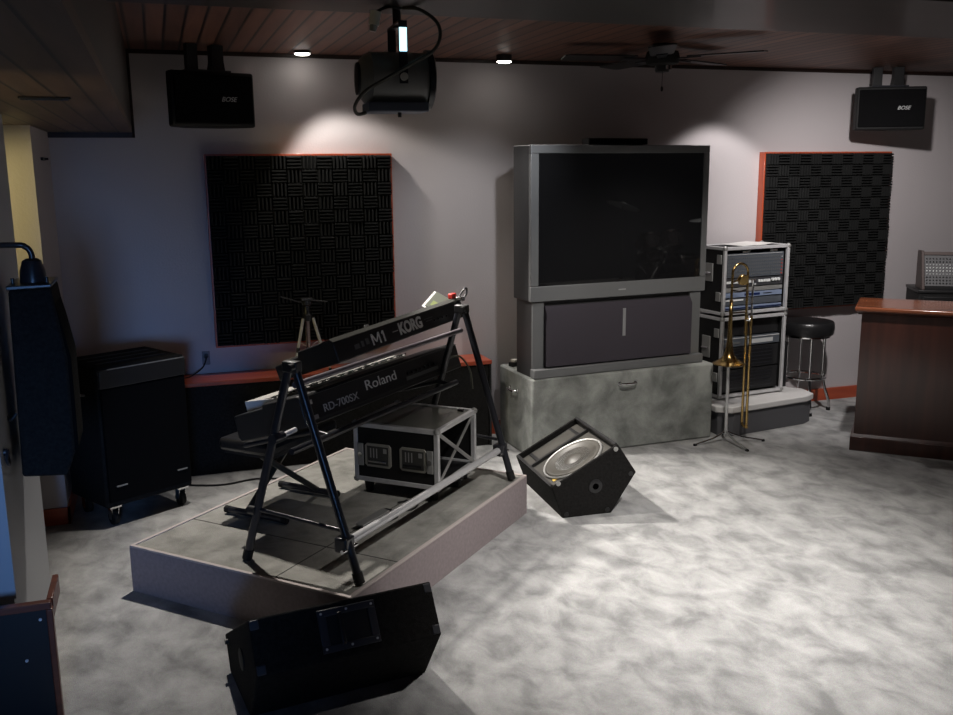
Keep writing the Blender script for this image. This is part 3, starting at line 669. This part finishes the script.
ps = MB().lathe([(.036, 0), (.036, .004), (.030, .006)], frame_M((.172, .0, .150), (1, 0, 0), (0, 0, 1)), 28).build('pole_socket', BLKPLASTIC, W1)
MB().lathe([(.016, .0055), (.016, .0066)], frame_M((.172, .0, .150), (1, 0, 0), (0, 0, 1)), 20).build('socket_hole', mat('hole_black', (.001, .001, .001), 1, spec=0), ps)
for p, q in ((WF, (.02, .012)), (WE, (-.02, .014)), (WD, (-.03, -.01)), (WC, (-.012, -.03)), (WG, (.035, .012))):
    MB().cyl((p[0]+q[0], -.003, p[1]+q[1]+.006), (p[0]+q[0], .001, p[1]+q[1]+.006), .012, seg=14).build('corner_cap', ALUDULL if p in (WC, WG) else BLKPLASTIC, W1)

NE, ND, NC, NG, NF = (.145, 0), (.0, .211), (.0895, .359), (.509, .118), (.45, 0)
W2 = thing('floor_monitor', 'black wedge monitor in front of the platform, carrying handle towards the viewer', 'stage monitor', (.1855, 2.658, 0), rad(7.33))
LN = .606
MB().prism_x([NE, ND, NC, NG, NF], 0, LN).build('cabinet', BLKCARPET, W2, .006)
fe = Vector((1, 0, 0)); fu = Vector((0, NC[0]-ND[0], NC[1]-ND[1])); fl = fu.length; fu.normalize(); fn = fe.cross(fu)
Mh = Matrix.Identity(4)
for i in range(3): Mh[i][0] = fe[i]; Mh[i][1] = fu[i]; Mh[i][2] = fn[i]; Mh[i][3] = (0, ND[0], ND[1])[i]
hx0, hx1, hy0, hy1 = .21, .40, .022, .155
MB().box((hx0, hy0, .0005), (hx1, hy0+.022, .007), Mh).box((hx0, hy1-.022, .0005), (hx1, hy1, .007), Mh).box((hx0, hy0+.022, .0005), (hx0+.026, hy1-.022, .007), Mh).box((hx1-.026, hy0+.022, .0005), (hx1, hy1-.022, .007), Mh).build('handle_plate', mat('handle_plate_plastic', (.035, .037, .045), .35), W2, .002)
MB().box((hx0+.026, hy0+.022, .0005), (hx1-.026, hy1-.022, .002), Mh).build('handle_recess', mat('recess_black', (.004, .004, .004), .5), W2)
MB().box((hx0+.062, hy0+.015, .004), (hx0+.078, hy1-.015, .014), Mh).build('grip', BLKPLASTIC, W2, .004)
for (x, y) in ((hx0+.012, hy0+.012), (hx1-.012, hy0+.012), (hx0+.012, hy1-.012), (hx1-.012, hy1-.012), ((hx0+hx1)/2, hy1-.011), ((hx0+hx1)/2, hy0+.011)):
    MB().cyl(Mh @ Vector((x, y, .006)), Mh @ Vector((x, y, .0085)), .004, seg=10).build('screw', ALU, W2)
for x in (.002, LN-.030):
    for y in (.004, fl-.034):
        MB().box((x, y, -.004), (x+.028, y+.030, .003), Mh).build('corner_cap', mat('corner_plastic', (.035, .037, .045), .4), W2, .004)
MB().lathe([(.036, 0), (.036, .004), (.026, .006)], frame_M((0, .22, .165), (0, -1, 0), (0, 0, 1)), 28).build('pole_socket', RUBBER, W2)
MB().cyl((-.012, NG[0]-.06, NG[1]+.0), (0.0, NG[0]-.06, NG[1]+.0), .009, seg=12).build('knob', BLKPLASTIC, W2)

# ------------------------------------------------------------------ carpeted pedestal and television
PD = thing('carpeted_pedestal', 'grey carpeted pedestal with silver handles under the television', 'pedestal', (2.0165, 5.0056, 0), .0365)
MB().box((0, 0, 0), (1.261, .507, .488)).build('body', PEDC, PD, .012)
def pull(p, ex, name='handle'):
    ex = Vector(ex); n = Vector((ex.y, -ex.x, 0))
    p = Vector(p)
    h = MB().tube(smooth_path([p-ex*.055, p-ex*.05+n*.022, p-ex*.03+n*.03, p+ex*.03+n*.03, p+ex*.05+n*.022, p+ex*.055], 4), .007, 10)
    q = h.build(name, CHROME, PD)
    for sg in (-1, 1):
        MB().cyl(p+ex*.055*sg-n*.001, p+ex*.055*sg+n*.004, .013, seg=14).build('handle_plate', CHROME, q)
pull((.64, 0, .415), (1, 0, 0)); pull((0, .27, .375), (0, -1, 0))
TV = thing('television', 'large grey rear-projection television on the carpeted pedestal', 'television', (2.016, 5.040, .4885), .0776)
tw = 1.222; H0 = .455; HT = 1.349
MB().prism_z([(0, .03), (.018, 0), (tw-.018, 0), (tw, .03), (tw, .22), (tw-.2, .40), (.2, .40), (0, .22)], H0, HT).build('screen_housing', TVG2, TV, .006)
sx0, sx1, sz0, sz1 = .052, tw-.040, .545, 1.302
f = -.012
for a, b in (((.0, f, sz1), (tw, .02, HT)), ((.0, f, H0), (tw, .02, sz0)), ((.0, f, sz0), (sx0, .02, sz1)), ((sx1, f, sz0), (tw, .02, sz1))):
    MB().box(a, b).build('bezel', TVG, TV, .004)
MB().box((sx0, -.004, sz0), (sx1, .004, sz1)).build('screen', SCREEN, TV)
MB().box((.59, f-.001, .495), (.64, f, .501)).build('logo', TEXTG, TV)
MB().prism_z([(.02, .02), (tw-.02, .02), (tw-.02, .22), (tw-.2, .40), (.2, .40), (.02, .22)], .0, H0).build('lower_cabinet', TVG2, TV, .004)
MB().box((.02, .004, .0), (.095, .02, H0-.004)).build('lower_post', TVG, TV, .003)
MB().box((tw-.10, .004, .0), (tw-.02, .02, H0-.004)).build('lower_post', TVG, TV, .003)
MB().box((.012, -.034, .0), (tw-.012, .02, .056)).build('foot_rail', TVG, TV, .006)
g = MB().prism_x([(-.026, .066), (.02, .066), (.02, .425), (.0, .425), (-.026, .385)], .098, tw-.103).build('speaker_panel', TVCLOTH, TV)
MB().box((tw/2+.003, -.030, .215), (tw/2+.024, -.026, .384)).build('badge_strip', SILVER, TV, .001)
sp = thing('centre_speaker', 'slim black box lying on top of the television', 'speaker', (2.63, 5.157, .4885+HT+.001), .0776)
MB().prism_z([(-.205, 0), (.205, 0), (.19, .11), (-.19, .11)], .004, .040).build('body', BLKPLASTIC, sp, .005)
MB().box((-.195, -.004, .008), (.195, .002, .036)).build('grille', BLKCLOTH, sp, .002)
MB().box((-.18, .02, 0), (.18, .09, .004)).build('base_pad', RUBBER, sp)
ad = thing('power_adapter', 'small black and white adapter behind the television on the pedestal', 'adapter', (2.062, 5.42, .489), .4)
MB().box((-.03, -.02, 0), (.03, .02, .026)).build('body', BLKPLASTIC, ad, .003)
MB().box((-.012, -.021, .026), (.03, .02, .042)).build('cap', WHITEPL, ad, .003)

# ------------------------------------------------------------------ rack tower on a white-topped plinth
PLN = thing('rack_plinth', 'low grey plinth with a thick white top under the rack cases', 'plinth', (0, 0, 0))
pol = [(3.315, 5.61), (3.315, 5.07), (3.40, 5.005), (4.04, 5.10), (4.13, 5.15), (4.15, 5.30), (4.085, 5.36), (4.085, 5.61)]
cxp = sum(p[0] for p in pol)/len(pol); cyp = sum(p[1] for p in pol)/len(pol)
MB().prism_z([(cxp+(x-cxp)*.95, cyp+(y-cyp)*.93) for x, y in pol], 0, .155).build('base', GREYBASE, PLN, .004)
MB().prism_z(pol, .155, .198).build('top', WHITE, PLN, .008)
def rack(loc, rz, lab, w_, d_, h_):
    t = thing('rack_case', lab, 'rack case', loc, rz, 'rack cases stacked on the white plinth')
    e = .020
    MB().box((.006, .02, .006), (.014, d_-.006, h_-.006)).build('side_panel', BLKROUGH, t)
    MB().box((w_-.014, .02, .006), (w_-.006, d_-.006, h_-.006)).build('side_panel', BLKROUGH, t)
    MB().box((.006, .02, h_-.014), (w_-.006, d_-.006, h_-.006)).build('top_panel', BLKROUGH, t)
    MB().box((.006, .02, .006), (w_-.006, d_-.006, .014)).build('bottom_panel', BLKROUGH, t)
    MB().box((.014, d_-.016, .014), (w_-.014, d_-.006, h_-.014)).build('back_panel', BLK, t)
    for z in (0, h_-e):
        for a, b in (((0, 0, z), (w_, e, z+e)), ((0, d_-e, z), (w_, d_, z+e)), ((0, e, z), (e, d_-e, z+e)), ((w_-e, e, z), (w_, d_-e, z+e))):
            MB().box(a, b).build('edge_rail', ALU, t, .002)
    for (x, y) in ((0, 0), (w_-e, 0), (0, d_-e), (w_-e, d_-e)):
        MB().box((x, y, e), (x+e, y+e, h_-e)).build('edge_rail', ALU, t, .002)
    hp = MB().box((-.002, d_*.42, h_*.48), (.006, d_*.72, h_*.75)).build('handle_dish', ALUDULL, t, .003)
    MB().tube([(-.008, d_*.46, h_*.60), (-.008, d_*.68, h_*.60)], .008, 10).build('grip', CHROME, hp)
    for z in (h_*.2, h_*.75):
        MB().box((-.003, .03, z), (.006, .075, z+.06)).build('latch', ALUDULL, t, .003)
    for (x, y) in ((0, 0), (w_, 0), (0, d_), (w_, d_)):
        for z in (0, h_):
            MB().lathe([(.004, -.016), (.015, -.008), (.017, 0), (.015, .008), (.004, .016)], Matrix.Translation((x+(-.008 if x else .008), y+(-.008 if y else .008), z+(-.008 if z else .008))), 12).build('ball_corner', ALUDULL, t)
    return t
RZ = .12; rw, rd = .545, .27
low = rack((3.418, 5.195, .2085), RZ, 'lower rack case with dark amplifiers, standing on the white plinth', rw, rd, .535)
up = rack((3.418, 5.195, .2085+.5520), RZ, 'upper rack case with equaliser and patch units, topmost of its stack', rw, rd, .440)
def unit(par, z0, z1, m, name, y=.03):
    return MB().box((.024, y, z0+.002), (rw-.024, rd-.08, z1-.002)).build(name, m, par, .002)
q = unit(up, .235, .395, EQ, 'equaliser')
for r_ in range(6):
    sl = MB()
    for i in range(26): sl.box((.05+i*.018, .026, .25+r_*.022), (.056+i*.018, .0305, .262+r_*.022))
    sl.build('slider_row', TEXTD, q)
MB().box((.04, .0275, .385), (rw-.04, .0305, .388)).build('trim_line', TEXTG, q)
for k in range(6): MB().cyl((rw-.042, .024, .25+.022*k), (rw-.042, .0305, .25+.022*k), .004, seg=8).build('indicator', RED if k < 5 else TEXTG, q)
q = unit(up, .175, .232, mat('patch_face', (.04, .04, .045), .5), 'patch_unit')
for x in [.045+i*.021 for i in range(7)]+[.205+i*.021 for i in range(3)]+[.31+i*.021 for i in range(5)]:
    MB().box((x, .024, .200), (x+.016, .0305, .216)).build('button', TEXTW, q)
for x in (.43, .455, .48): MB().cyl((x, .018, .212), (x, .0305, .212), .010, seg=12).build('knob', TEXTW, q)
MB().box((.26, .025, .182), (.29, .0305, .194)).build('button', TEXTG, q)
q = unit(up, .142, .172, ALUDULL, 'blank_plate')
q = unit(up, .105, .140, EQBLUE, 'processor')
MB().box((.20, .0285, .115), (.33, .0302, .130)).build('display', mat('display_navy', (.01, .02, .08), .2), q)
MB().box((.36, .0285, .120), (.43, .0302, .126)).build('lettering_strip', BLK, q)
q = unit(up, .055, .102, EQ, 'effects_unit')
MB().box((.035, .026, .085), (.19, .0302, .095)).build('label_strip', TEXTW, q)
q = unit(up, .022, .052, EQBLUE, 'patch_bay')
MB().box((.03, .026, .030), (rw-.03, .0302, .040)).build('socket_row', mat('navy', (.012, .02, .06), .4), q)
for x in (.17, .40): MB().box((x, .024, .400), (x+.06, .030, .410)).build('rack_light', TEXTW, up)
q = unit(low, .40, .51, BLKPLASTIC, 'power_amplifier', .05)
q = unit(low, .33, .395, EQ, 'crossover_unit')
MB().box((.03, .026, .385), (rw-.03, .0302, .390)).build('trim_line', TEXTG, q)
MB().box((.25, .026, .345), (.46, .0302, .372)).build('label_panel', TEXTG, q)
MB().box((.04, .026, .35), (.18, .0302, .362)).build('label_strip', TEXTD, q)
q = unit(low, .18, .325, BLKPLASTIC, 'power_amplifier', .035)
for k in range(5): MB().box((.08, .031, .20+.024*k), (rw-.08, .0352, .206+.024*k)).build('vent_slot', BLKMETAL, q)
q = unit(low, .024, .175, BLKPLASTIC, 'power_amplifier', .035)
for k in range(5): MB().box((.08, .031, .045+.024*k), (rw-.08, .0352, .051+.024*k)).build('vent_slot', BLKMETAL, q)
pp_ = thing('paper_stack', 'loose white papers lying on the upper rack case', 'papers', (3.65, 5.36, .2085+.552+.442), RZ+.1)
for k in range(3):
    MB().box((-.10+.05*k, -.11, .0015*k), (.12+.05*k, .09, .0015*k+.001), Matrix.Rotation(.12*k, 4, 'Z')).build('sheet', PAPERW, pp_)
bb = thing('black_box', 'plain black box standing behind the lower rack on the plinth', 'box', (4.015, 5.40, .199), 0)
MB().box((-.03, -.02, 0), (.06, .12, .315)).build('body', BLK, bb, .003)
MB().box((-.03, -.022, .295), (.062, .122, .318)).build('lid', BLKROUGH, bb, .003)

# ------------------------------------------------------------------ trombone and its stand
TS = thing('trombone_stand', 'grey tripod stand holding the trombone upright', 'instrument stand', (3.313, 4.945, 0))
MB().cyl((0, 0, .03), (0, 0, .53), .010, seg=16).build('pole', ALU, TS)
for a in (186, 270, 338):
    x, y = .235*math.cos(rad(a)), .235*math.sin(rad(a))
    lg = MB().tube([(x*.06, y*.06, .06), (x*.4, y*.4, .03), (x, y, .008)], .006, 10).build('leg', CHROME, TS)
    MB().cyl((x*.96, y*.96, .006), (x*1.04, y*1.04, .008), .008, seg=10).build('rubber_foot', RUBBER, lg)
MB().cyl((0, 0, .04), (0, 0, .075), .014, seg=16).build('collar', CHROME, TS)
MB().lathe([(.012, .49), (.020, .508), (.014, .53), (.006, .55)], None, 24).build('bell_cone', RUBBER, TS)
TB = thing('trombone', 'brass trombone standing bell down in front of the rack cases', 'trombone', (3.313, 4.945, .50), rad(4))
prof = [(.096, .0), (.098, .002), (.097, .005), (.075, .016), (.050, .032), (.034, .052), (.023, .085), (.016, .14), (.012, .22), (.0105, .30), (.0095, .40)]
rings = MB()
seg = 40; prev = None
for r, z in prof:
    ring = [rings.bm.verts.new((r*math.cos(2*PI*k/seg), r*math.sin(2*PI*k/seg), z)) for k in range(seg)]
    if prev:
        for k in range(seg): rings.bm.faces.new((prev[k], prev[(k+1) % seg], ring[(k+1) % seg], ring[k]))
    prev = ring
bell = rings.build('bell', BRASS, TB)
so = bell.modifiers.new('solid', 'SOLIDIFY'); so.thickness = .0015; so.offset = 1
MB().tube([(0, 0, .395)]+[(0, 0, .55)]+[tuple(p) for p in arc((.058, 0, .565), .058, 180, 0, 14, (1, 0, 0), (0, 0, 1))]+[(.116, 0, .42), (.116, 0, .18)], .0075, 14).build('tuning_slide', BRASS, TB)
MB().tube([(.0, 0, .51), (.058, .0, .525), (.116, 0, .51)], .006, 10).build('brace', CHROME, TB)
MB().tube([(.0, 0, .46), (.058, .0, .45), (.116, 0, .46)], .006, 10).build('brace', CHROME, TB)
MB().lathe([(.030, 0), (.034, .006), (.034, .022), (.030, .028)], frame_M((.058, -.012, .525), (1, 0, 0), (0, 0, 1)), 24).build('counterweight', BRASS, TB)
MB().tube([(.0, 0, .32), (.116, 0, .32)], .006, 10).build('brace', CHROME, TB)
for y in (-.022, .022):
    MB().cyl((.140, y, -.395), (.140, y, .30), .0085, seg=14).build('slide_tube', BRASS, TB)
    MB().cyl((.140, y, .30), (.140, y, .45), .0065, seg=14).build('inner_slide', CHROME, TB)
MB().tube([tuple(p) for p in arc((.140, 0, -.395), .022, 180, 360, 10, (0, 1, 0), (0, 0, 1))], .0085, 14).build('slide_bow', BRASS, TB)
MB().cyl((.140, -.022, -.425), (.140, -.022, -.41), .011, seg=12).build('water_key', BRASS, TB)
MB().tube([(.116, 0, .27), (.140, -.022, .27)], .008, 10).tube([(.140, -.022, .27), (.140, .022, .27)], .006, 10).build('slide_brace', CHROME, TB)
MB().lathe([(.006, 0), (.007, .05), (.013, .07), (.013, .078)], Matrix.Translation((.140, -.022, .45)), 18).build('mouthpiece', CHROME, TB)

# ------------------------------------------------------------------ bar stool
BS = thing('bar_stool', 'chrome bar stool with a round black padded seat right of the rack', 'bar stool', (4.268, 5.435, 0), rad(-22))
MB().lathe([(.05, .548), (.172, .552), (.180, .562), (.184, .595), (.182, .632), (.172, .645), (.10, .650), (.01, .651)], None, 40).build('seat', VINYL, BS)
MB().lathe([(.12, .535), (.16, .538), (.16, .548), (.12, .550)], None, 32).build('seat_ring', CHROME, BS)
for a in (0, 90, 180, 270):
    x, y = math.cos(rad(a)), math.sin(rad(a))
    lg = MB().tube(smooth_path([(.125*x, .125*y, .545), (.125*x, .125*y, .30), (.128*x, .128*y, .24), (.15*x, .15*y, .15), (.178*x, .178*y, .07), (.18*x, .18*y, .012)], 4), .0105, 12).build('leg', CHROME, BS)
    MB().cyl((.18*x, .18*y, 0), (.18*x, .18*y, .022), .015, seg=14).build('rubber_foot', RUBBER, lg)
MB().tube([(.142*math.cos(2*PI*i/40), .142*math.sin(2*PI*i/40), .25) for i in range(40)], .010, 10, True).build('foot_ring', CHROME, BS)

# ------------------------------------------------------------------ mahogany counter
DK = thing('mahogany_counter', 'polished mahogany counter with moulded top and plinth at the right edge', 'counter', (3.909, 4.519, 0), rad(-43.5))
dl, dd = 1.7, .42
MB().box((.018, .018, .085), (dl, dd-.018, .853)).build('body', MAHO, DK, .003)
MB().box((0, 0, 0), (dl, dd, .085)).build('plinth', MAHO, DK, .003)
MB().prism_x([(.002, .085), (.018, .105), (dd-.018, .105), (dd-.002, .085)], .004, dl).build('plinth_moulding', MAHO, DK, .003)
MB().prism_x([(.018, .836), (-.004, .856), (dd+.004, .856), (dd-.018, .836)], -.002, dl).build('top_moulding', MAHO, DK, .003)
MB().box((-.022, -.020, .856), (dl, dd+.02, .885)).build('top', MAHOT, DK, .010)

# ------------------------------------------------------------------ mixer on a black rack behind the counter
EC = thing('equipment_rack', 'black equipment rack behind the mahogany counter, below the mixer', 'rack', (5.02, 5.22, 0), rad(-30))
MB().box((0, 0, .0), (.60, .36, .843)).build('body', BLKROUGH, EC, .006)
MB().box((-.006, -.010, .826), (.606, .36, .847)).build('lid', BLKPLASTIC, EC, .004)
MB().box((.03, -.004, .04), (.57, .0, .80)).build('front_panel', BLKPLASTIC, EC, .002)
MX = thing('mixing_console', 'upright mixing console with rows of knobs on the black rack', 'mixer', (5.045, 5.225, .8475), rad(-32))
MB().prism_x([(.0, 0), (.20, 0), (.20, .245), (.10, .255), (.02, .015)], .018, .56).build('chassis', BLKPLASTIC, MX)
for x in (0, .56):
    MB().prism_x([(-.012, 0), (.21, 0), (.21, .262), (.09, .266), (-.012, .018)], x, x+.018).build('side_cheek', MIXW, MX, .003)
mu = Vector((0, .08, .24)).normalized(); Mf = Matrix.Identity(4); mn = Vector((1, 0, 0)).cross(mu)
for i in range(3): Mf[i][0] = (1, 0, 0)[i]; Mf[i][1] = mu[i]; Mf[i][2] = mn[i]; Mf[i][3] = (0, .0185, .014)[i]
MB().box((.018, .012, 0), (.56, .245, .003), Mf).build('face_plate', MIXF, MX)
MB().box((.018, .232, .0), (.56, .255, .012), Mf).build('meter_bridge', MIXW, MX, .002)
for j in range(9):
    kb = MB(); mm = (TEXTW if j in (4, 5) else TEXTG if j in (3, 6) else BLKPLASTIC)
    for i in range(24):
        p = Mf @ Vector((.035+i*.0215, .03+j*.022, .003)); q = Mf @ Vector((.035+i*.0215, .03+j*.022, .011))
        kb.cyl(p, q, .0055, .0045, 8)
    kb.build('knob_row', mm, MX)

# ------------------------------------------------------------------ drum kit across the room (mirrored in the television screen)
HEAD = mat('drum_head', (.6, .6, .58), .5)
CYM = mat('cymbal_bronze', (.42, .44, .46), .3, .7)
def shell(parent, M, r, h):
    MB().lathe([(r-.006, 0), (r, .0), (r, h), (r-.006, h)], M, 36).build('shell', MAROON, parent)
    for z in (0, h-.03): MB().lathe([(r, z), (r+.012, z), (r+.012, z+.03), (r, z+.03)], M, 36).build('hoop', CHROME, parent)
    MB().lathe([(r-.004, h-.004), (.01, h-.003)], M, 36).build('batter_head', HEAD, parent)
    lg = MB()
    for k in range(8):
        a = 2*PI*k/8
        lg.box((r-.004, -.012, h*.3), (r+.018, .012, h*.7), M @ Matrix.Rotation(a, 4, 'Z'))
    lg.build('lugs', CHROME, parent)
t = thing('bass_drum', 'dark bass drum of the drum kit, mirrored in the television screen', 'drum', (7.05, -.10, 0), 0)
shell(t, Matrix.Translation((0, -.20, .285)) @ Matrix.Rotation(rad(-90), 4, 'X'), .272, .40)
for x in (-.27, .27): MB().tube([(x*.8, .12, .18), (x*1.15, .20, .01)], .009, 10).build('spur', CHROME, t)
for i, (x, y, z, r, h, lab) in enumerate(((6.88, -.12, .66, .15, .2, 'small dark tom mounted above the bass drum'), (7.24, -.12, .66, .165, .22, 'larger dark tom mounted above the bass drum'))):
    t = thing('rack_tom', lab, 'drum', (x, y, z), 0, 'toms of the drum kit')
    shell(t, Matrix.Rotation(rad(22), 4, 'X'), r, h)
    MB().tube([(0, 0, .02), (.05*(1-2*i), -.02, -.105)], .012, 12).build('mount', CHROME, t)
t = thing('floor_tom', 'dark floor tom on chrome legs at the side of the drum kit', 'drum', (7.62, -.30, 0), 0)
shell(t, Matrix.Translation((0, 0, .18)), .20, .38)
for a in (30, 150, 270):
    MB().tube([(.215*math.cos(rad(a)), .215*math.sin(rad(a)), .45), (.22*math.cos(rad(a)), .22*math.sin(rad(a)), .005)], .007, 10).build('leg', CHROME, t)
def cymbal(loc, lab, h, r, tilt):
    t = thing('cymbal_stand', lab, 'cymbal', loc, 0, 'cymbals of the drum kit')
    for a in (60, 180, 300): MB().tube([(0, 0, .30), (.24*math.cos(rad(a)), .24*math.sin(rad(a)), .008)], .007, 10).build('leg', CHROME, t)
    MB().cyl((0, 0, .18), (0, 0, h), .010, seg=14).build('pole', CHROME, t)
    MB().lathe([(r, 0), (r*.6, .012), (r*.25, .022), (r*.2, .04), (.01, .048), (.01, .044), (r*.18, .036), (r*.24, .018), (r*.6, .009), (r, -.002)], Matrix.Translation((0, 0, h)) @ Matrix.Rotation(rad(tilt), 4, 'Y'), 40).build('cymbal', CYM, t)
    MB().cyl((0, 0, h+.03), (0, 0, h+.075), .009, seg=12).build('wing_nut', CHROME, t)
cymbal((6.72, -.50, 0), 'tilted crash cymbal on its stand left of the bass drum', 1.22, .23, 20)
cymbal((7.66, .02, 0), 'low cymbal on its stand beside the floor tom', 1.03, .20, -6)
t = thing('snare_drum', 'shallow snare drum with a white head on a low stand', 'drum', (6.62, .25, 0), 0)
shell(t, Matrix.Translation((0, 0, .52)) @ Matrix.Rotation(rad(18), 4, 'X'), .17, .14)
for a in (90, 210, 330): MB().tube([(.13*math.cos(rad(a)), .13*math.sin(rad(a)), .50), (0, 0, .34), (.2*math.cos(rad(a)), .2*math.sin(rad(a)), .006)], .007, 10).build('stand_leg', CHROME, t)
